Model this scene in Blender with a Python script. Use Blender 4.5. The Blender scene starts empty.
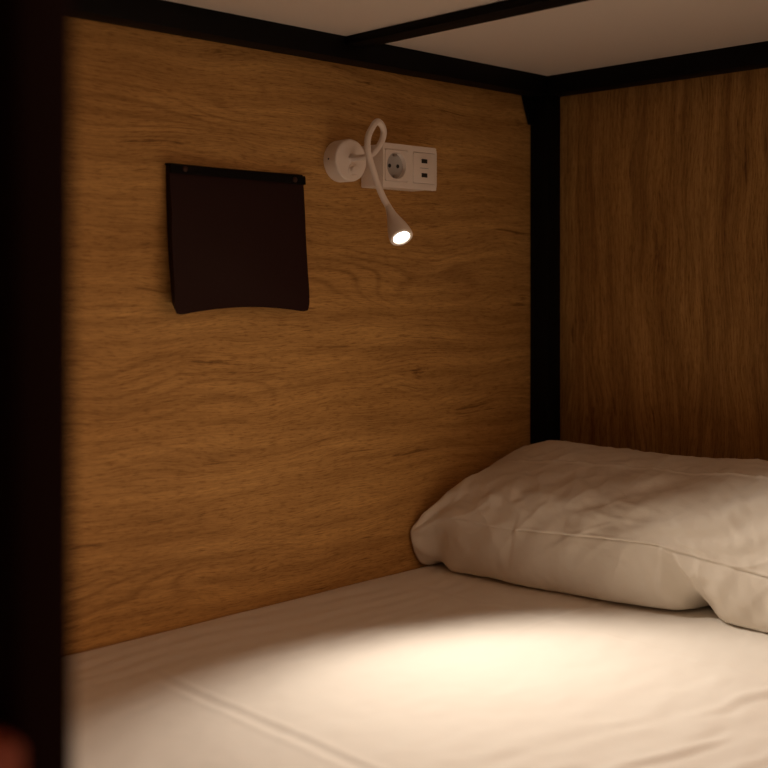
import bpy, bmesh, math, random
from mathutils import Vector, Matrix, noise

random.seed(4)
SC = bpy.context.scene
COL = SC.collection
MZ = 0.50            # height of the mattress top above the floor (m)

# ------------------------------------------------------------------ helpers
def link(name, me, mat=None, parent=None, smooth=False):
    o = bpy.data.objects.new(name, me)
    COL.objects.link(o)
    if mat is not None:
        me.materials.append(mat)
    if smooth:
        for p in me.polygons:
            p.use_smooth = True
    if parent is not None:
        o.parent = parent
        o.matrix_parent_inverse = parent.matrix_basis.inverted()
    return o

def build(name, bm, mat=None, parent=None, smooth=False, angle=None):
    bmesh.ops.recalc_face_normals(bm, faces=bm.faces[:])
    me = bpy.data.meshes.new(name)
    bm.to_mesh(me)
    bm.free()
    o = link(name, me, mat, parent, smooth)
    if angle is not None:
        me.set_sharp_from_angle(angle=math.radians(angle))
    return o

def thing(name, label, cat, loc, group=None):
    o = bpy.data.objects.new(name, None)
    COL.objects.link(o)
    o.location = loc
    o.empty_display_size = 0.05
    o['label'] = label
    o['category'] = cat
    if group:
        o['group'] = group
    return o

def add_box(bm, lo, hi, bevel=0.0, seg=2):
    x0, y0, z0 = lo
    x1, y1, z1 = hi
    vs = [bm.verts.new(c) for c in ((x0, y0, z0), (x1, y0, z0), (x1, y1, z0), (x0, y1, z0),
                                    (x0, y0, z1), (x1, y0, z1), (x1, y1, z1), (x0, y1, z1))]
    fs = [bm.faces.new([vs[i] for i in f]) for f in
          ((3, 2, 1, 0), (4, 5, 6, 7), (0, 1, 5, 4), (1, 2, 6, 5), (2, 3, 7, 6), (3, 0, 4, 7))]
    if bevel > 0:
        es = list({e for f in fs for e in f.edges})
        bmesh.ops.bevel(bm, geom=es, offset=bevel, segments=seg, profile=0.5, affect='EDGES')

def box(name, lo, hi, mat, parent=None, bevel=0.0, seg=2):
    bm = bmesh.new()
    add_box(bm, lo, hi, bevel, seg)
    return build(name, bm, mat, parent, smooth=bevel > 0, angle=40 if bevel > 0 else None)

def frame_of(axis):
    a = Vector(axis).normalized()
    t = Vector((0, 0, 1)) if abs(a.z) < 0.9 else Vector((0, 1, 0))
    u = a.cross(t).normalized()
    return a, u, a.cross(u).normalized()

def add_lathe(bm, origin, axis, prof, n=48, cap0=True, cap1=True):
    """prof: list of (distance along axis, radius)"""
    a, u, v = frame_of(axis)
    o = Vector(origin)
    rings = []
    for d, r in prof:
        rings.append([bm.verts.new(o + a * d + (u * math.cos(2 * math.pi * k / n) + v * math.sin(2 * math.pi * k / n)) * r)
                      for k in range(n)])
    for A, B in zip(rings, rings[1:]):
        for k in range(n):
            bm.faces.new((A[k], A[(k + 1) % n], B[(k + 1) % n], B[k]))
    if cap0:
        bm.faces.new(rings[0][::-1])
    if cap1:
        bm.faces.new(rings[-1])

def lathe(name, origin, axis, prof, mat, parent=None, n=48, angle=35, cap0=True, cap1=True):
    bm = bmesh.new()
    add_lathe(bm, origin, axis, prof, n, cap0, cap1)
    return build(name, bm, mat, parent, smooth=True, angle=angle)

def spline(pts, sub=8):
    P = [Vector(p) for p in pts]
    P = [P[0] * 2 - P[1]] + P + [P[-1] * 2 - P[-2]]
    out = []
    for i in range(1, len(P) - 2):
        for k in range(sub):
            t = k / sub
            a, b, c, d = P[i - 1], P[i], P[i + 1], P[i + 2]
            out.append(0.5 * ((2 * b) + (c - a) * t + (2 * a - 5 * b + 4 * c - d) * t * t + (3 * b - a - 3 * c + d) * t ** 3))
    out.append(P[-2])
    return out

def tube(name, pts, rad, mat, parent=None, n=16):
    """rad: function of 0..1"""
    bm = bmesh.new()
    T = [(pts[min(i + 1, len(pts) - 1)] - pts[max(i - 1, 0)]).normalized() for i in range(len(pts))]
    a, u, v = frame_of(T[0])
    rings = []
    for i, p in enumerate(pts):
        u = (u - T[i] * u.dot(T[i])).normalized()
        v = T[i].cross(u)
        r = rad(i / (len(pts) - 1))
        rings.append([bm.verts.new(p + (u * math.cos(2 * math.pi * k / n) + v * math.sin(2 * math.pi * k / n)) * r) for k in range(n)])
    for A, B in zip(rings, rings[1:]):
        for k in range(n):
            bm.faces.new((A[k], A[(k + 1) % n], B[(k + 1) % n], B[k]))
    bm.faces.new(rings[0][::-1])
    bm.faces.new(rings[-1])
    return build(name, bm, mat, parent, smooth=True, angle=50)

# ------------------------------------------------------------------ materials
class NT:
    def __init__(self, name):
        self.m = bpy.data.materials.new(name)
        self.m.use_nodes = True
        self.t = self.m.node_tree
        self.b = self.t.nodes['Principled BSDF']
    def n(self, kind, **kw):
        nd = self.t.nodes.new(kind)
        for k, v in kw.items():
            setattr(nd, k, v)
        return nd
    def l(self, a, b):
        self.t.links.new(a, b)
    def val(self, sock, v):
        if hasattr(v, 'is_linked') or hasattr(v, 'links'):
            self.l(v, sock)
        else:
            sock.default_value = v
    def math(self, op, a, b=0.0, c=None):
        nd = self.n('ShaderNodeMath', operation=op)
        self.val(nd.inputs[0], a)
        self.val(nd.inputs[1], b)
        if c is not None:
            self.val(nd.inputs[2], c)
        return nd.outputs[0]
    def noise(self, vec, scale, detail=3.0, rough=0.55, dist=0.0):
        nd = self.n('ShaderNodeTexNoise')
        self.l(vec, nd.inputs['Vector'])
        nd.inputs['Scale'].default_value = scale
        nd.inputs['Detail'].default_value = detail
        nd.inputs['Roughness'].default_value = rough
        nd.inputs['Distortion'].default_value = dist
        return nd.outputs['Fac']
    def ramp(self, fac, stops):
        nd = self.n('ShaderNodeValToRGB')
        el = nd.color_ramp.elements
        while len(el) < len(stops):
            el.new(0.5)
        for e, (p, c) in zip(el, stops):
            e.position = p
            e.color = (*c, 1) if len(c) == 3 else c
        self.l(fac, nd.inputs[0])
        return nd.outputs[0]
    def mix(self, mode, fac, a, b):
        nd = self.n('ShaderNodeMix', data_type='RGBA', blend_type=mode)
        self.val(nd.inputs[0], fac)
        self.val(nd.inputs[6], a)
        self.val(nd.inputs[7], b)
        return nd.outputs[2]
    def maprange(self, v, a, b, c=0.0, d=1.0):
        nd = self.n('ShaderNodeMapRange')
        self.l(v, nd.inputs[0])
        for i, x in enumerate((a, b, c, d)):
            nd.inputs[1 + i].default_value = x
        return nd.outputs[0]

def plain(name, col, rough=0.5, metal=0.0, bump=0.0, bscale=400, spec=0.5):
    t = NT(name)
    t.b.inputs['Base Color'].default_value = (*col, 1)
    t.b.inputs['Roughness'].default_value = rough
    t.b.inputs['Metallic'].default_value = metal
    t.b.inputs['Specular IOR Level'].default_value = spec
    tc = t.n('ShaderNodeTexCoord')
    nz = t.noise(tc.outputs['Object'], bscale, 3)
    r = t.maprange(nz, 0.3, 0.7, rough - 0.05, min(1.0, rough + 0.05))
    t.l(r, t.b.inputs['Roughness'])
    if bump > 0:
        bp = t.n('ShaderNodeBump')
        bp.inputs['Strength'].default_value = bump
        bp.inputs['Distance'].default_value = 0.001
        t.l(nz, bp.inputs['Height'])
        t.l(bp.outputs[0], t.b.inputs['Normal'])
    return t.m

def wood(name, grain, seed, light, mid, dark, gain=1.0, figure=1.0):
    """oak laminate; grain: 'y' or 'z' = the axis the grain runs along"""
    t = NT(name)
    tc = t.n('ShaderNodeTexCoord')
    sep = t.n('ShaderNodeSeparateXYZ')
    t.l(tc.outputs['Object'], sep.inputs[0])
    x, y, z = sep.outputs
    if grain == 'y':
        al, ac = y, z
    elif grain == 'z':
        al, ac = z, x
    else:
        al, ac = x, y
    def vec(sa, sc, off):
        cb = t.n('ShaderNodeCombineXYZ')
        t.l(t.math('MULTIPLY', al, sa), cb.inputs[0])
        t.l(t.math('MULTIPLY', ac, sc), cb.inputs[1])
        cb.inputs[2].default_value = off + seed
        return cb.outputs[0]
    # gentle wander of the grain
    wob = t.noise(vec(2.2, 5.0, 0.0), 1.0, 2)
    wob2 = t.noise(vec(9.0, 16.0, 3.0), 1.0, 2)
    acw = t.math('ADD', ac, t.math('MULTIPLY', t.math('SUBTRACT', wob, 0.5), 0.07))
    acw = t.math('ADD', acw, t.math('MULTIPLY', t.math('SUBTRACT', wob2, 0.5), 0.006))
    ac_keep, ac = ac, acw
    broad = t.noise(vec(1.3, 8.0, 7.0), 1.0, 4, 0.55)
    band = t.noise(vec(3.0, 46.0, 11.0), 1.0, 5, 0.62)
    streak = t.noise(vec(16.0, 300.0, 17.0), 1.0, 4, 0.7)
    pore = t.noise(vec(52.0, 560.0, 23.0), 1.0, 2, 0.5)
    fleck = t.noise(vec(120.0, 260.0, 27.0), 1.0, 2, 0.5)
    # growth lines in drawn-out arches, only in places
    ph = t.math('MULTIPLY', ac, 210.0)
    ph = t.math('ADD', ph, t.math('MULTIPLY', t.noise(vec(1.5, 6.0, 31.0), 1.0, 1, 0.4), 70.0))
    ring = t.math('POWER', t.math('ABSOLUTE', t.math('SINE', ph)), 9.0)
    where = t.maprange(t.noise(vec(1.9, 6.5, 37.0), 1.0, 3), 0.50, 0.66)
    ring = t.math('MULTIPLY', ring, where)
    ring = t.math('MULTIPLY', ring, t.maprange(band, 0.30, 0.50, 0.35, 1.0))
    crack = t.maprange(t.noise(vec(7.0, 80.0, 41.0), 1.0, 4, 0.65, 0.4), 0.625, 0.70)
    c = t.ramp(broad, [(0.30, mid), (0.68, light)])
    c = t.mix('MIX', t.maprange(band, 0.33, 0.62, 0.74 * figure, 0.0), c, (*dark, 1))
    c = t.mix('MULTIPLY', t.maprange(streak, 0.36, 0.60, 0.62 * figure, 0.0), c, (0.55, 0.46, 0.38, 1))
    c = t.mix('MULTIPLY', t.maprange(pore, 0.52, 0.66, 0.0, 0.55), c, (0.45, 0.36, 0.28, 1))
    c = t.mix('MULTIPLY', t.maprange(fleck, 0.55, 0.70, 0.0, 0.22), c, (0.5, 0.42, 0.34, 1))
    c = t.mix('MULTIPLY', t.math('MULTIPLY', ring, 0.55), c, (0.40, 0.31, 0.24, 1))
    c = t.mix('MULTIPLY', t.math('MULTIPLY', crack, 0.75), c, (0.32, 0.24, 0.18, 1))
    if gain != 1.0:
        c = t.mix('MULTIPLY', 1.0, c, (gain, gain, gain, 1))
    t.l(c, t.b.inputs['Base Color'])
    t.b.inputs['Roughness'].default_value = 0.62
    t.b.inputs['Specular IOR Level'].default_value = 0.25
    bp = t.n('ShaderNodeBump')
    bp.inputs['Strength'].default_value = 0.25
    bp.inputs['Distance'].default_value = 0.0006
    t.l(t.math('SUBTRACT', streak, t.math('MULTIPLY', pore, 0.7)), bp.inputs['Height'])
    t.l(bp.outputs[0], t.b.inputs['Normal'])
    return t.m

def cloth(name, col, weave=0.25, wr=0.0):
    t = NT(name)
    tc = t.n('ShaderNodeTexCoord')
    v = tc.outputs['Object']
    big = t.noise(v, 9.0, 4)
    fine = t.noise(v, 900.0, 2)
    crump = t.noise(v, 55.0, 4, 0.6, 0.6)
    c = t.mix('MULTIPLY', t.maprange(big, 0.3, 0.7, 0.10, 0.0), (*col, 1), (0.86, 0.82, 0.76, 1))
    t.l(c, t.b.inputs['Base Color'])
    t.b.inputs['Roughness'].default_value = 0.92
    t.b.inputs['Specular IOR Level'].default_value = 0.15
    t.b.inputs['Sheen Weight'].default_value = 0.08
    b1 = t.n('ShaderNodeBump')
    b1.inputs['Strength'].default_value = weave
    b1.inputs['Distance'].default_value = 0.0004
    t.l(fine, b1.inputs['Height'])
    b2 = t.n('ShaderNodeBump')
    b2.inputs['Strength'].default_value = wr
    b2.inputs['Distance'].default_value = 0.003
    t.l(crump, b2.inputs['Height'])
    t.l(b1.outputs[0], b2.inputs['Normal'])
    t.l(b2.outputs[0], t.b.inputs['Normal'])
    return t.m

WL, WM, WD = (0.80, 0.475, 0.160), (0.66, 0.370, 0.112), (0.30, 0.138, 0.032)
M_wood_left = wood('oak_laminate_horizontal', 'y', 0.0, WL, WM, WD, 0.86, 0.72)
M_wood_back = wood('oak_laminate_vertical_shaded', 'z', 50.0, WL, WM, WD, 0.72)  # same oak, lower gain: shade of the head end put into its colour
M_floor = wood('dark_floorboards', 'y', 90.0, (0.16, 0.055, 0.03), (0.11, 0.04, 0.022), (0.05, 0.018, 0.01))
M_step = plain('red_brown_step', (0.17, 0.030, 0.014), 0.6)
M_black = plain('black_powder_coat', (0.0035, 0.0032, 0.0034), 0.6, bump=0.15, bscale=900, spec=0.12)
M_ladder = plain('dark_red_brown_paint', (0.007, 0.0016, 0.0016), 0.7, spec=0.05)
M_deck = plain('white_board', (0.82, 0.74, 0.66), 0.6, bump=0.05, bscale=200)
M_white = plain('white_plastic', (0.90, 0.82, 0.76), 0.38)
M_lampw = plain('white_lamp_enamel', (0.90, 0.82, 0.76), 0.42)
M_rubber = plain('white_silicone', (0.90, 0.82, 0.76), 0.55)
M_gap = plain('dark_port', (0.01, 0.01, 0.01), 0.4)
M_grey = plain('grey_socket_plastic', (0.46, 0.45, 0.45), 0.35)
M_metal = plain('earth_contact', (0.45, 0.42, 0.38), 0.35, metal=1.0)
M_leather = plain('dark_brown_leather', (0.018, 0.0038, 0.0028), 0.62, bump=0.35, bscale=300, spec=0.2)
M_band = plain('black_leather_binding', (0.004, 0.003, 0.003), 0.7, bump=0.3, bscale=300, spec=0.1)
M_rivet = plain('bronze_rivet', (0.06, 0.028, 0.022), 0.55, metal=0.6)
M_sheet = cloth('white_cotton_sheet', (0.82, 0.79, 0.74), 0.2, 0.10)
M_pillow = cloth("white_cotton_pillowcase", (0.80, 0.74, 0.65), 0.3, 0.26)
M_mattress = cloth('mattress_ticking', (0.70, 0.68, 0.64))
M_board = plain('bed_base_board', (0.25, 0.16, 0.09), 0.7)

t = NT('lamp_lens_glow')
t.b.inputs['Base Color'].default_value = (1, 1, 1, 1)
t.b.inputs['Emission Color'].default_value = (1.0, 0.93, 0.80, 1)
t.b.inputs['Emission Strength'].default_value = 6.0
M_lens = t.m

# ------------------------------------------------------------------ the setting
LEN = 2.06
def struct(name, lo, hi, mat):
    o = box(name, lo, hi, mat)
    o['kind'] = 'structure'
    return o
struct('floor', (-0.02, -3.2, -0.03), (3.0, 0.02, 0.0), M_floor)
struct('wall_left', (-0.02, -3.2, 0.0), (0.0, 0.0, 2.3), M_wood_left)
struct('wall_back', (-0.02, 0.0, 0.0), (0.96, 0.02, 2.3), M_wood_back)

# ------------------------------------------------------------------ bunk frame
S = 0.042
BW = 0.945          # outer width of the frame
ZB = MZ + 0.866     # underside of the upper rails
ZC = MZ + 0.902     # underside of the upper board
fr = thing('bunk_bed', 'black steel bunk bed frame with white upper board against the oak walls', 'bunk bed', (0, 0, 0))
e = 0.001
for x0 in (e, BW - S):
    for y1 in (-e, -LEN + S):
        box('post', (x0, y1 - S, 0.001), (x0 + S, y1, 2.05), M_black, fr, 0.002)
def beams(z0, z1):
    for x0 in (e, BW - S):
        box('side_rail', (x0, -LEN + S + 0.0005, z0), (x0 + S, -S - 0.0015, z1), M_black, fr, 0.002)
    for y1 in (-e, -LEN + S):
        box('end_rail', (e + S + 0.0005, y1 - S, z0), (BW - S - 0.0005, y1, z1), M_black, fr, 0.002)
beams(ZB, ZB + 0.044)
beams(MZ - 0.225, MZ - 0.181)
# corner gussets under the upper rails
def gusset(x, y0, sy):
    bm = bmesh.new()
    z1 = ZB - 0.0003
    prof = [(0, z1), (sy * 0.030, z1), (sy * 0.010, z1 - 0.055), (0, z1 - 0.055)]
    a = [bm.verts.new((x, y0 + p, z)) for p, z in prof]
    b = [bm.verts.new((x + 0.005, y0 + p, z)) for p, z in prof]
    bm.faces.new(a); bm.faces.new(b[::-1])
    for k in range(4):
        bm.faces.new((a[k], a[(k + 1) % 4], b[(k + 1) % 4], b[k]))
    return build('gusset', bm, M_black, fr)
gusset(0.004, -S - 0.0015, -1)
gusset(0.004, -LEN + S + 0.0005, 1)
for y1 in (-0.527, -1.05, -1.573):
    box('cross_bar', (e + S + 0.0005, y1 - S, MZ + 0.888), (BW - S - 0.0005, y1, MZ + 0.9015), M_black, fr, 0.001)
o = box('upper_board', (e + S + 0.0005, -LEN + S + 0.0005, ZC), (BW - S - 0.0005, -S - 0.0015, ZC + 0.016), M_deck, fr)
o['label'] = 'white board under the upper bunk'
o = box('base_board', (e + 0.001, -LEN + 0.003, MZ - 0.1805), (BW - 0.001, -0.0475, MZ - 0.163), M_board, fr)
o['label'] = 'brown board under the mattress'

# ladder standing in front, dark and close to the lens
ld = thing('bunk_ladder', 'dark bunk ladder standing close in the left foreground', 'ladder', (0.962, -1.76, 0))
LX0, LX1 = 0.948, 0.990
for y0 in (-1.600, -1.974):
    box('side_rail', (LX0, y0, 0.001), (LX1, y0 + 0.026, 2.0), M_ladder, ld, 0.002)
for z in (0.27, 0.54, 0.806, 1.40, 1.70):
    o = box('step', (LX0, -1.9475, z), (LX1 + 0.010, -1.6005, z + 0.022), M_step, ld, 0.003)
    o['label'] = 'red-brown step'

# ------------------------------------------------------------------ mattress and sheet
mt = box('mattress', (0.008, -LEN + 0.05, MZ - 0.162), (0.896, -0.052, MZ - 0.010), M_mattress, None, 0.03, 4)
mt['label'] = 'mattress of the lower bunk under the white sheet'
mt['category'] = 'mattress'

def smooth(a, b, x):
    t = max(0.0, min(1.0, (x - a) / (b - a)))
    return t * t * (3 - 2 * t)
def gauss(x, s):
    return math.exp(-(x / s) ** 2)

def sheet_h(x, y):
    n = noise.noise
    h = 0.0028 * n((x * 4.0, y * 3.5, 1.3)) + 0.0012 * n((x * 11, y * 8, 4.2))
    # pressed fold lines across the bed
    w = 0.0016 * n((x * 6, 0.2, 9.0))
    h += 0.0017 * gauss(y + 0.985 + w, 0.0040) * smooth(0.10, 0.25, x)
    h -= 0.0012 * gauss(y + 0.997 + w, 0.0055) * smooth(0.10, 0.25, x)
    h += 0.0013 * gauss(y + 1.010 + w, 0.0042) * smooth(0.12, 0.3, x)
    h += 0.0016 * gauss(y + 0.443 + w * 0.6, 0.0045) * (0.6 + 0.4 * n((x * 9, 2.2, 0)))
    # lengthwise pressed fold
    h += 0.0012 * gauss(x - 0.355 + 0.002 * n((y * 5, 7.7, 0)), 0.005) * smooth(-0.62, -0.44, y)
    # ruffles near the front edge
    q = x - 0.235 * (y + 0.70) + 0.022 * n((x * 3.0, y * 5.0, 12.0)) + 0.009 * n((x * 9, y * 17, 15.0))
    f = smooth(-0.15, -0.45, y)
    for k, (qk, wk, ak) in enumerate(((0.600, 0.016, 0.0016), (0.652, 0.012, 0.0024), (0.688, 0.009, 0.0030), (0.722, 0.010, 0.0044),
                                      (0.748, 0.008, 0.0036), (0.781, 0.012, 0.0046), (0.815, 0.010, 0.0040), (0.846, 0.012, 0.004))):
        live = 0.62 * smooth(-0.10, 0.40, n((k * 3.7, y * 6.0, 31.0)))
        h += f * live * ak * (gauss(q - qk, wk) - 0.7 * gauss(q - qk - wk * 1.5, wk * 0.8))
    h += smooth(0.5, 0.75, x) * f * 0.0022 * n((x * 24 - y * 5, y * 8, 21.0))
    h += 0.0012 * n((x * 26 + y * 6, y * 13, 40.0)) + 0.0007 * n((x * 50, y * 36 + x * 12, 44.0))
    # low ripples running along the wall side
    g = smooth(0.34, 0.05, x)
    h += g * 0.0006 * math.sin((x + 0.05 * n((y * 3, x * 4, 5.0))) * 170.0 + 3 * n((y * 2.0, 0, 8.0)))
    return h

def make_sheet():
    bm = bmesh.new()
    xs0, xs1, ys0, ys1 = 0.0035, 0.9000, -LEN + 0.046, -0.0480
    nx, ny = 190, 380
    # columns of the cross-section: drop at the wall side, top, drop at the front side
    R = 0.028
    cols = []
    for k in range(6):
        cols.append(('L', k / 6))
    cols += [('T', k / nx) for k in range(nx + 1)]
    for k in range(1, 7):
        cols.append(('R', k / 6))
    def prof(kind, t):
        if kind == 'T':
            x = xs0 + (xs1 - xs0) * t
            d = min(x - xs0 if False else 9, xs1 - x)
            dz = 0.0
            if d < R:
                dz = -(R - math.sqrt(max(0, R * R - (R - d) ** 2)))
            dl = x - xs0
            if dl < 0.006:
                dz -= 0.006 - math.sqrt(max(0, 0.006 ** 2 - (0.006 - dl) ** 2))
            return x, dz
        if kind == 'L':
            return xs0, -0.006 - 0.14 * (1 - t)
        return xs1, -R - 0.12 * t
    rows = []
    for j in range(ny + 1):
        y = ys0 + (ys1 - ys0) * j / ny
        d = min(y - ys0, ys1 - y)
        ez = 0.0
        if d < 0.012:
            ez = -(0.012 - math.sqrt(max(0, 0.012 ** 2 - (0.012 - d) ** 2)))
        row = []
        for kind, t in cols:
            x, dz = prof(kind, t)
            hh = sheet_h(x, y) if kind == 'T' else 0.0
            fall = smooth(0, 0.02, min(x - xs0, xs1 - x)) if kind == 'T' else 0
            # the mattress is a little softer along the wall
            dip = 0.002 * gauss(x - xs0, 0.03) * (0.6 + 1.4 * noise.noise((y * 5, 1, 1)))
            row.append(bm.verts.new((x, y, MZ + dz + ez + hh * fall + (dip if kind == 'T' else 0))))
        rows.append(row)
    for A, B in zip(rows, rows[1:]):
        for k in range(len(cols) - 1):
            bm.faces.new((A[k], A[k + 1], B[k + 1], B[k]))
    # drops at head and foot
    for row, s in ((rows[0], -1), (rows[-1], 1)):
        low = [bm.verts.new((v.co.x, v.co.y, min(v.co.z, MZ - 0.012) - (0.10 if 6 <= k <= 6 + nx else 0.0))) for k, v in enumerate(row)]
        for k in range(len(row) - 1):
            if (row[k].co - row[k + 1].co).length > 1e-6:
                bm.faces.new((row[k], row[k + 1], low[k + 1], low[k]))
    o = build('bed_sheet', bm, M_sheet, None, smooth=True)
    o['label'] = 'white cotton bed sheet stretched over the lower mattress, lit by the lamp'
    o['category'] = 'bed sheet'
    return o
make_sheet()

# ------------------------------------------------------------------ pillow
# key curves of the pillow: for each station along the bed's width (x) eight points (y, z) round the section,
# z measured from the mattress: front foot, front seam, upper face, upper crease, crown, back face, back seam, back foot
PILLOW = [
    (0.006, (-0.346, .004), (-0.381, .066), (-0.352, .090), (-0.275, .116), (-0.165, .145), (-0.085, .140), (-0.060, .080), (-0.085, .004)),
    (0.018, (-0.342, .004), (-0.374, .072), (-0.347, .100), (-0.262, .128), (-0.150, .166), (-0.075, .160), (-0.054, .085), (-0.080, .004)),
    (0.040, (-0.330, .010), (-0.355, .086), (-0.333, .122), (-0.245, .153), (-0.140, .186), (-0.070, .174), (-0.051, .090), (-0.075, .004)),
    (0.075, (-0.339, .004), (-0.353, .097), (-0.324, .142), (-0.232, .176), (-0.132, .200), (-0.066, .182), (-0.050, .095), (-0.072, .004)),
    (0.120, (-0.338, .004), (-0.350, .098), (-0.318, .151), (-0.228, .188), (-0.130, .211), (-0.064, .187), (-0.050, .098), (-0.070, .004)),
    (0.200, (-0.333, .004), (-0.345, .098), (-0.312, .157), (-0.228, .193), (-0.130, .214), (-0.063, .190), (-0.050, .100), (-0.070, .004)),
    (0.300, (-0.318, .004), (-0.332, .103), (-0.302, .160), (-0.222, .198), (-0.130, .215), (-0.063, .190), (-0.050, .100), (-0.070, .004)),
    (0.400, (-0.296, .004), (-0.318, .107), (-0.291, .161), (-0.216, .202), (-0.130, .216), (-0.063, .190), (-0.050, .100), (-0.070, .004)),
    (0.480, (-0.268, .006), (-0.302, .106), (-0.277, .160), (-0.211, .206), (-0.130, .219), (-0.063, .190), (-0.050, .100), (-0.070, .004)),
    (0.515, (-0.236, .022), (-0.297, .102), (-0.272, .158), (-0.209, .208), (-0.130, .2205), (-0.063, .190), (-0.050, .100), (-0.070, .004)),
    (0.560, (-0.263, .010), (-0.293, .097), (-0.268, .157), (-0.207, .210), (-0.130, .222), (-0.063, .190), (-0.050, .100), (-0.070, .004)),
    (0.640, (-0.272, .006), (-0.292, .089), (-0.266, .152), (-0.206, .206), (-0.130, .220), (-0.063, .186), (-0.050, .098), (-0.070, .004)),
    (0.720, (-0.288, .004), (-0.302, .084), (-0.272, .138), (-0.206, .182), (-0.130, .194), (-0.066, .164), (-0.054, .090), (-0.074, .004)),
    (0.790, (-0.300, .004), (-0.316, .066), (-0.290, .096), (-0.212, .120), (-0.130, .126), (-0.076, .110), (-0.060, .064), (-0.082, .004)),
    (0.840, (-0.310, .012), (-0.326, .026), (-0.306, .038), (-0.220, .044), (-0.130, .046), (-0.080, .042), (-0.062, .028), (-0.084, .012)),
]

def cr1(p0, p1, p2, p3, t0, t1, t2, t3, t):
    """non-uniform cubic through p1 and p2"""
    m1 = (p2 - p0) / (t2 - t0) if t2 > t0 else 0
    m2 = (p3 - p1) / (t3 - t1) if t3 > t1 else 0
    h = t2 - t1
    s = (t - t1) / h
    return ((2 * s ** 3 - 3 * s * s + 1) * p1 + (s ** 3 - 2 * s * s + s) * h * m1 +
            (-2 * s ** 3 + 3 * s * s) * p2 + (s ** 3 - s * s) * h * m2)

def pillow_keys(x):
    xs = [r[0] for r in PILLOW]
    i = max(0, min(len(xs) - 2, sum(1 for q in xs if q <= x) - 1))
    a, b, c, d = max(0, i - 1), i, i + 1, min(len(xs) - 1, i + 2)
    return [tuple(cr1(PILLOW[a][k][q], PILLOW[b][k][q], PILLOW[c][k][q], PILLOW[d][k][q], xs[a], xs[b], xs[c], xs[d], x) for q in (0, 1)) for k in range(1, 9)]

def pillow_relief(x, v):
    """height of folds and seams above the smooth shape (m), v: 1 = front seam, 3 = upper crease"""
    n = noise.noise
    d = 0.0
    front = smooth(6.0, 4.6, v)
    # soft crumple
    d += 0.0046 * n((x * 9.0, v * 1.1, 2.0)) * front
    d += 0.0034 * n((x * 22.0 - v * 1.6, v * 1.2 + x * 6, 5.0)) * front
    d += 0.0015 * n((x * 60.0 + v * 2.0, v * 5.0, 8.0)) * front
    # pulls fanning out of the left corner
    fan = smooth(0.24, 0.03, x) * smooth(3.4, 2.2, v)
    ang = math.atan2((v - 0.9) * 0.06, x + 0.015)
    d += fan * 0.0048 * math.sin(ang * 9.0 + 1.5 * n((x * 7, v, 1.0)) + 0.6)
    # thin sharp ridges where the cotton is pulled
    for sx, sv, k1, amp in ((19.0, 1.3, 51.0, 0.0020), (31.0, -1.9, 57.0, 0.0013)):
        rd = 1.0 - abs(n((x * sx * 0.45 + v * sv * 0.5, v * 0.9 - x * sv, k1))) * 5.0
        if rd > 0:
            d += amp * rd * rd * front * smooth(0.3, 0.8, v)
    # front seam: thin groove with a lip over it
    on = smooth(0.03, 0.10, x) * (0.35 + 0.65 * smooth(0.205, 0.222, x))
    vs_ = v - (1.0 + 0.02 * n((x * 8, 0.0, 3.0)) - 0.035 * smooth(0.455, 0.485, x))
    d += on * (0.0009 * gauss(vs_ - 0.035, 0.035) - 0.0022 * gauss(vs_ + 0.012, 0.014))
    # standing folds across the front face
    lo = smooth(0.25, 0.8, v) * smooth(1.75, 1.1, v)
    xa = 0.2125 - 0.010 * (1.0 - v) + 0.003 * n((v * 3, 4, 4))
    d += lo * 0.0030 * (smooth(xa - 0.006, xa + 0.004, x) * smooth(xa + 0.085, xa + 0.004, x) - 0.35 * gauss(x - xa + 0.012, 0.012))
    lo2 = smooth(0.10, 0.4, v) * smooth(1.12, 0.98, v)
    xb = 0.462 - 0.012 * (1.0 - v)
    d += lo2 * 0.0024 * (smooth(xb - 0.004, xb + 0.005, x) * smooth(xb + 0.05, xb + 0.006, x) - 0.5 * gauss(x - xb + 0.008, 0.008))
    # the tuck where the open end of the case turns over
    xl = 0.517 - 0.036 * v + 0.004 * n((v * 4, 1, 6))
    tk = smooth(1.02, 0.72, v) * smooth(-0.6, 0.05, v)
    d += tk * (0.014 * smooth(xl - 0.002, xl + 0.006, x) * smooth(xl + 0.14, xl + 0.02, x) - 0.008 * gauss(x - xl + 0.014, 0.016))
    # pressed crease along the top
    d += smooth(0.07, 0.13, x) * (0.0022 * gauss(v - 3.0 - 0.03 * n((x * 6, 2, 2)), 0.028) - 0.0012 * gauss(v - 3.09, 0.05))
    # slack diagonal waves on the upper face
    q = x - 0.16 * (v - 1.0) + 0.03 * n((x * 5, v, 11.0))
    d += smooth(0.26, 0.40, x) * smooth(1.05, 1.5, v) * smooth(3.0, 2.3, v) * 0.0017 * math.sin(q * 52.0 + 0.8)
    d += smooth(0.12, 0.2, x) * smooth(0.45, 0.32, x) * smooth(1.1, 1.5, v) * smooth(3.0, 2.4, v) * 0.0020 * math.sin((x + 0.05 * v) * 95.0 + 3 * n((x * 6, v, 14.0)))
    # puckers in the closing end
    d += smooth(0.68, 0.8, x) * 0.004 * math.sin(v * 9.0 + 4 * n((v, x * 3, 19.0)))
    return d

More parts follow.
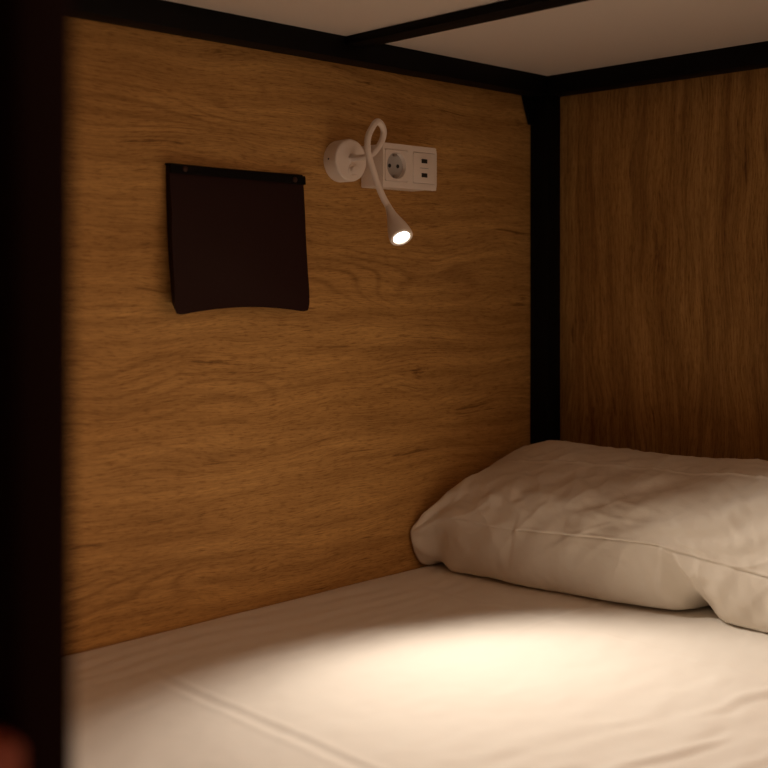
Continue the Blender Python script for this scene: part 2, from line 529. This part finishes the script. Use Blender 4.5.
def make_pillow():
    vl = []
    for k in range(8):
        if k in (0, 1):
            a = [1 - (1 - t / 22) ** 1.8 for t in range(22)] if k == 0 else [(t / 26) ** 1.5 for t in range(26)]
        elif k in (2, 3):
            a = [1 - (1 - t / 22) ** 1.6 for t in range(22)] if k == 2 else [(t / 20) ** 1.5 for t in range(20)]
        else:
            a = [t / 9 for t in range(9)]
        vl += [k + t for t in a]
    x0, x1 = PILLOW[0][0], PILLOW[-1][0]
    N = 300
    xs = [x0 + (x1 - x0) * i / N for i in range(N + 1)]
    base = []
    for x in xs:
        K = pillow_keys(x)
        row = []
        for v in vl:
            k = int(v)
            f = v - k
            q = []
            for c in (0, 1):
                p = [K[(k + m) % 8][c] for m in (-1, 0, 1, 2)]
                ln = [max(1e-4, math.dist(K[(k + m) % 8], K[(k + m + 1) % 8])) for m in (-1, 0, 1)]
                t1 = ln[0]
                t2 = t1 + ln[1]
                q.append(cr1(*p, 0.0, t1, t2, t2 + ln[2], t1 + f * ln[1]))
            row.append(Vector((x, q[0], q[1])))
        base.append(row)
    M = len(vl)
    bm = bmesh.new()
    grid = []
    for i, x in enumerate(xs):
        row = []
        for j, v in enumerate(vl):
            du = base[min(i + 1, N)][j] - base[max(i - 1, 0)][j]
            dv = base[i][(j + 1) % M] - base[i][j - 1]
            nr = du.cross(dv)
            nr = nr.normalized() if nr.length > 1e-9 else Vector((0, 0, 1))
            if nr.dot(base[i][j] - Vector((x, -0.195, 0.09))) < 0:
                nr = -nr
            vv = v if v < 7.5 else v - 8.0
            p = base[i][j] + nr * pillow_relief(x, vv) * smooth(x0 - 0.002, x0 + 0.02, x)
            p.x = max(p.x, 0.0045)
            p.y = min(p.y, -0.0465)
            p.z = max(p.z, 0.0045)
            row.append(bm.verts.new(p + Vector((0, 0, MZ))))
        grid.append(row)
    for i in range(N):
        for j in range(M):
            bm.faces.new((grid[i][j], grid[i + 1][j], grid[i + 1][(j + 1) % M], grid[i][(j + 1) % M]))
    for row in (grid[0], grid[-1]):
        cpt = bm.verts.new(sum((v.co for v in row), Vector()) / M)
        for j in range(M):
            bm.faces.new((row[j], row[(j + 1) % M], cpt))
    o = build('pillow', bm, M_pillow, None, smooth=True)
    o['label'] = 'plump pillow in a white cotton case at the head of the lower bunk'
    o['category'] = 'pillow'
make_pillow()

# ------------------------------------------------------------------ hanging pocket
def make_pocket():
    pk = thing('wall_pocket', 'dark brown leather pocket hanging on the oak wall', 'wall pocket', (0.0, -0.751, MZ + 0.460))
    yl, yr, zt, zb = -0.881, -0.630, MZ + 0.6765, MZ + 0.4565
    n, m = 40, 40
    bm = bmesh.new()
    def front(s, t):
        # s across 0..1, t down 0..1; the front leaf stands further off the wall towards its foot
        d = 0.010 + 0.020 * t ** 0.8 + 0.006 * math.sin(math.pi * s) * math.sin(math.pi * min(1, t * 1.05))
        d += 0.0016 * noise.noise((s * 3.0, t * 4.0, 2.0))
        y = yl + (yr - yl) * s + (-0.004 * (1 - s) - 0.003 * s) * t
        y += 0.0022 * noise.noise((t * 3.0, s, 6.0)) * (1 if s in (0, 1) else 0.5)
        zbot = zb + 0.011 * (1 - (2 * s - 1) ** 2)
        z = zt + (zbot - zt) * t
        # rounded lower corners
        k = 0.07
        if t > 1 - k:
            for c, sg in ((0.0, 1), (1.0, -1)):
                ds = abs(s - c)
                if ds < 0.06:
                    a = ((1 - ds / 0.06) * (t - 1 + k) / k) ** 1.5
                    y += sg * 0.003 * a
                    z += 0.004 * a
        return Vector((d, y, z))
    F = [[bm.verts.new(front(i / n, j / m)) for j in range(m + 1)] for i in range(n + 1)]
    B = []
    for i in range(n + 1):
        col = []
        for j in range(m + 1):
            s, t = i / n, j / m
            p = front(s, t)
            # side gussets fold back to the flat rear leaf on the wall
            zz = zt + (MZ + 0.474 + 0.006 * (1 - (2 * s - 1) ** 2) - zt) * t
            col.append(bm.verts.new((0.0012, yl + (yr - yl) * s + 0.011 * (1 - s) * t ** 2, zz)))
        B.append(col)
    for i in range(n):
        for j in range(m):
            bm.faces.new((F[i][j], F[i + 1][j], F[i + 1][j + 1], F[i][j + 1]))
            bm.faces.new((B[i][j], B[i][j + 1], B[i + 1][j + 1], B[i + 1][j]))
    for j in range(m):
        bm.faces.new((F[0][j], F[0][j + 1], B[0][j + 1], B[0][j]))
        bm.faces.new((F[n][j], B[n][j], B[n][j + 1], F[n][j + 1]))
    for i in range(n):
        bm.faces.new((F[i][0], B[i][0], B[i + 1][0], F[i + 1][0]))
        bm.faces.new((F[i][m], F[i + 1][m], B[i + 1][m], B[i][m]))
    build('pouch', bm, M_leather, pk, smooth=True, angle=50)
    # binding along the mouth
    bm = bmesh.new()
    pts = []
    for i in range(n + 1):
        s = i / n
        y = yl - 0.0012 + (yr - yl + 0.0024) * s
        zz = zt + 0.002 - 0.0035 * s
        pts.append((y, zz))
    rings = []
    for y, zz in pts:
        rings.append([bm.verts.new(c) for c in ((0.0006, y, zz), (0.0145, y, zz - 0.001), (0.0158, y, zz - 0.004), (0.0165, y, zz - 0.0145), (0.0118, y, zz - 0.0148), (0.0118, y, zz - 0.004), (0.0006, y, zz - 0.003))])
    for A, Bq in zip(rings, rings[1:]):
        for k in range(7):
            bm.faces.new((A[k], A[(k + 1) % 7], Bq[(k + 1) % 7], Bq[k]))
    bm.faces.new(rings[0]); bm.faces.new(rings[-1][::-1])
    o = build('mouth_binding', bm, M_band, pk)
    o['label'] = 'black binding along the mouth'
    for y, z in ((-0.858, MZ + 0.6705), (-0.651, MZ + 0.667)):
        lathe('rivet', (0.0155, y, z), (1, 0, 0), [(0, 0.0045), (0.0014, 0.0045), (0.0024, 0.0036), (0.003, 0.0015)], M_rivet, pk, 20)
make_pocket()

# ------------------------------------------------------------------ wall socket
def holed_plate(bm, ys, zs, holes, x0, x1):
    """grid of cells in the y-z plane between x0 and x1, leaving out cells in holes"""
    ny, nz = len(ys), len(zs)
    cells = [(i, j) for i in range(ny - 1) for j in range(nz - 1) if (i, j) not in holes]
    V = {}
    def v(i, j, k):
        if (i, j, k) not in V:
            V[(i, j, k)] = bm.verts.new(((x0, x1)[k], ys[i], zs[j]))
        return V[(i, j, k)]
    cs = set(cells)
    for i, j in cells:
        bm.faces.new((v(i, j, 1), v(i + 1, j, 1), v(i + 1, j + 1, 1), v(i, j + 1, 1)))
        bm.faces.new((v(i, j, 0), v(i, j + 1, 0), v(i + 1, j + 1, 0), v(i + 1, j, 0)))
        for (di, dj, a, b) in ((-1, 0, (i, j), (i, j + 1)), (1, 0, (i + 1, j), (i + 1, j + 1)),
                               (0, -1, (i, j), (i + 1, j)), (0, 1, (i, j + 1), (i + 1, j + 1))):
            if (i + di, j + dj) not in cs:
                bm.faces.new((v(*a, 0), v(*b, 0), v(*b, 1), v(*a, 1)))

def make_socket():
    ya, yb, za, zb = -0.497, -0.368, MZ + 0.6622, MZ + 0.7355
    so = thing('wall_socket', 'white surface-mounted double wall socket with two USB ports beside the lamp', 'wall socket', (0, (ya + yb) / 2, za))
    box('back_box', (0.0005, ya + 0.0015, za + 0.0015), (0.0465, yb - 0.0015, zb - 0.0015), M_white, so, 0.003, 3)
    zc = (za + zb) / 2
    c1, c2, h = -0.4665, -0.4005, 0.0265
    bm = bmesh.new()
    ys = [ya, c1 - h, c1 + h, c2 - h, c2 + h, yb]
    zs = [za, zc - h, zc + h, zb]
    holed_plate(bm, ys, zs, {(1, 1), (3, 1)}, 0.0468, 0.0570)
    es = [e_ for e_ in bm.edges if all(abs(v.co.x - 0.0570) < 1e-6 for v in e_.verts) and
          (all(v.co.y in (ya,) or abs(v.co.y - ya) < 1e-6 for v in e_.verts) or all(abs(v.co.y - yb) < 1e-6 for v in e_.verts) or
           all(abs(v.co.z - za) < 1e-6 for v in e_.verts) or all(abs(v.co.z - zb) < 1e-6 for v in e_.verts))]
    bmesh.ops.bevel(bm, geom=es, offset=0.0025, segments=3, profile=0.5, affect='EDGES')
    build('front_plate', bm, M_white, so, smooth=True, angle=35)
    # power insert with round recess
    hi = h - 0.0007
    N = 64
    bm = bmesh.new()
    rr = 0.0222
    sq, ci, cb = [], [], []
    for k in range(N):
        a = 2 * math.pi * (k + 0.5) / N
        c, s = math.cos(a), math.sin(a)
        f = hi / max(abs(c), abs(s))
        sq.append(bm.verts.new((0.0582, c1 + c * f, zc + s * f)))
        ci.append(bm.verts.new((0.0582, c1 + c * rr, zc + s * rr)))
        cb.append(bm.verts.new((0.0500, c1 + c * rr * 0.95, zc + s * rr * 0.95)))
    back = [bm.verts.new((0.0474, v.co.y, v.co.z)) for v in sq]
    for k in range(N):
        q = (k + 1) % N
        bm.faces.new((sq[k], sq[q], ci[q], ci[k]))
        bm.faces.new((ci[k], ci[q], cb[q], cb[k]))
        bm.faces.new((sq[k], back[k], back[q], sq[q]))
    bm.faces.new(back)
    ins = build('socket_insert', bm, M_white, so, smooth=True, angle=35)
    lathe('recess_floor', (0.0501, c1, zc), (1, 0, 0), [(0, 0.0210), (0.0008, 0.0210)], M_grey, ins, 48)['label'] = 'grey recess floor'
    for dy in (-0.0095, 0.0095):
        lathe('pin_hole', (0.0510, c1 + dy, zc), (1, 0, 0), [(0, 0.0034), (0.0004, 0.0034)], M_gap, ins, 20)['label'] = 'dark pin hole'
    for s in (-1, 1):
        box('earth_clip', (0.0510, c1 - 0.0028, zc + s * 0.0180 - 0.0022), (0.0565, c1 + 0.0028, zc + s * 0.0180 + 0.0022), M_metal, ins, 0.0008)
    # USB insert
    us = box('usb_insert', (0.0474, c2 - hi, zc - hi), (0.0582, c2 + hi, zc + hi), M_white, so, 0.0008)
    for dz in (0.0120, -0.0120):
        bm = bmesh.new()
        add_box(bm, (0.0584, c2 - 0.0072, zc + dz - 0.0036), (0.0587, c2 + 0.0072, zc + dz + 0.0036), 0.0)
        build('usb_port', bm, M_gap, us)['label'] = 'black port slot'
        holed = bmesh.new()
        holed_plate(holed, [c2 - 0.0085, c2 - 0.0072, c2 + 0.0072, c2 + 0.0085],
                    [zc + dz - 0.0049, zc + dz - 0.0036, zc + dz + 0.0036, zc + dz + 0.0049], {(1, 1)}, 0.0583, 0.0590)
        build('port_rim', holed, M_white, us)
    box('label_strip', (0.0583, c2 - 0.010, zc - 0.0006), (0.0585, c2 + 0.010, zc + 0.0006), M_grey, us)['label'] = 'thin grey line between the ports'
make_socket()

# ------------------------------------------------------------------ reading lamp
def make_lamp():
    by, bz = -0.543, MZ + 0.7045
    la = thing('reading_lamp', 'white gooseneck reading lamp, switched on, mounted on the oak wall', 'reading lamp', (0, by, bz))
    base = lathe('lamp_base', (0.0006, by, bz), (1, 0, 0), [(0, 0.0345), (0.026, 0.0350), (0.0285, 0.0343), (0.0298, 0.0325)], M_lampw, la, 64)
    b = lathe('switch_button', (0.0299, by + 0.004, bz - 0.0165), (1, 0, 0), [(0, 0.0078), (0.0050, 0.0078), (0.0066, 0.0068), (0.0072, 0.0040)], M_lampw, base, 32)
    r = lathe('button_ring', (0.0299, by + 0.004, bz - 0.0165), (1, 0, 0), [(0.0, 0.0112), (0.0022, 0.0108), (0.0022, 0.0092), (0.0, 0.0090)], M_lampw, base, 32, cap0=False, cap1=False)
    d = Vector((0.0, -0.92, 0.0)); 
    ang = math.radians(180)
    lathe('grub_screw', (0.013, by - 0.0346, bz + 0.001), (0, -1, 0), [(0, 0.0016), (0.0005, 0.0016)], M_gap, base, 16)['label'] = 'tiny dark screw'
    lathe('neck_collar', (0.0299, by + 0.001, bz + 0.004), (1, 0, 0), [(0, 0.0072), (0.004, 0.0066), (0.006, 0.0058)], M_lampw, la, 32)
    path = [(0.031, -0.545, 0.7085), (0.047, -0.545, 0.707), (0.063, -0.544, 0.707), (0.076, -0.539, 0.7115), (0.085, -0.529, 0.729), (0.088, -0.5255, 0.747),
            (0.091, -0.534, 0.7585), (0.094, -0.546, 0.7610), (0.098, -0.559, 0.7515), (0.101, -0.572, 0.734), (0.104, -0.576, 0.713),
            (0.106, -0.571, 0.693), (0.109, -0.560, 0.662), (0.112, -0.5495, 0.639), (0.116, -0.540, 0.622)]
    pts = spline([Vector((x, y, z + MZ)) for x, y, z in path], 8)
    tube('gooseneck', pts, lambda q: 0.0052, M_rubber, la, 18)
    p0 = pts[-1] - (pts[-1] - pts[-5]).normalized() * 0.004
    tip = Vector((0.160, -0.556, MZ + 0.5735))
    axis = (tip - p0).normalized()
    L = (tip - p0).length
    prof = [(0.0, 0.0054), (0.006, 0.0058), (L * 0.25, 0.0076), (L * 0.45, 0.0112), (L * 0.64, 0.0152), (L * 0.82, 0.0180), (L * 0.93, 0.0188), (L * 0.985, 0.0184), (L, 0.0172),
            (L, 0.0140), (L - 0.0015, 0.0128), (L - 0.005, 0.0124)]
    head = lathe('lamp_head', p0, axis, prof, M_lampw, la, 48, cap1=False)
    lens = lathe('lens', p0 + axis * (L - 0.0050), axis, [(0, 0.0122), (0.0030, 0.0121), (0.0036, 0.0112)], M_lens, head, 40)
    lens['label'] = 'glowing white lens'
    return tip, axis
tip, axis = make_lamp()

# ------------------------------------------------------------------ light
AIM = Vector((0.79, -0.31, -0.53)).normalized()
def beam(name, watts, cone, blend, aim):
    d = bpy.data.lights.new(name, 'SPOT')
    d.energy = watts
    d.color = (1.0, 0.85, 0.69)
    d.spot_size = math.radians(cone)
    d.spot_blend = blend
    d.shadow_soft_size = 0.012
    o = bpy.data.objects.new(name, d)
    COL.objects.link(o)
    o.location = tip + axis * 0.004
    o.rotation_euler = aim.to_track_quat('-Z', 'Y').to_euler()
beam('reading_lamp_spill', 17.0, 107, 0.50, AIM)
beam('reading_lamp_core', 10.0, 78, 1.0, Vector((0.67, -0.24, -0.68)).normalized())

w = bpy.data.worlds.new('room_glow')
SC.world = w
w.use_nodes = True
# the dim warm room beyond the bunk, brighter past the head end
wt = w.node_tree
bg = wt.nodes['Background']
bg.inputs[0].default_value = (1.0, 0.56, 0.32, 1)
geo = wt.nodes.new('ShaderNodeTexCoord')
dot = wt.nodes.new('ShaderNodeVectorMath')
dot.operation = 'DOT_PRODUCT'
dot.inputs[1].default_value = (0.70, 0.60, 0.38)
wt.links.new(geo.outputs['Generated'], dot.inputs[0])
mr = wt.nodes.new('ShaderNodeMapRange')
for i_, v_ in ((1, 0.2), (2, 1.0), (3, 0.004), (4, 0.88)):
    mr.inputs[i_].default_value = v_
wt.links.new(dot.outputs['Value'], mr.inputs[0])
wt.links.new(mr.outputs[0], bg.inputs[1])

# ------------------------------------------------------------------ camera
cd = bpy.data.cameras.new('camera')
cam = bpy.data.objects.new('camera', cd)
COL.objects.link(cam)
cam.location = (1.422, -1.813, MZ + 0.51)
fwd = Vector((-0.7193, 0.6947, 0.0))
cam.rotation_euler = fwd.to_track_quat('-Z', 'Y').to_euler()
cd.sensor_width = 36.0
cd.lens = 36.0 * 1150.0 / 768.0
cd.shift_y = -(384.0 - 279.0) / 768.0
cd.clip_start = 0.02
cd.dof.use_dof = True
cd.dof.focus_distance = 1.90
cd.dof.aperture_fstop = 3.6
SC.camera = cam

vs = SC.view_settings
vs.view_transform = 'Standard'
vs.look = 'None'
vs.gamma = 1.0
vs.exposure = 0.0
vs.use_curve_mapping = False
SC.cycles.use_denoising = True
SC.cycles.max_bounces = 12
SC.cycles.diffuse_bounces = 8
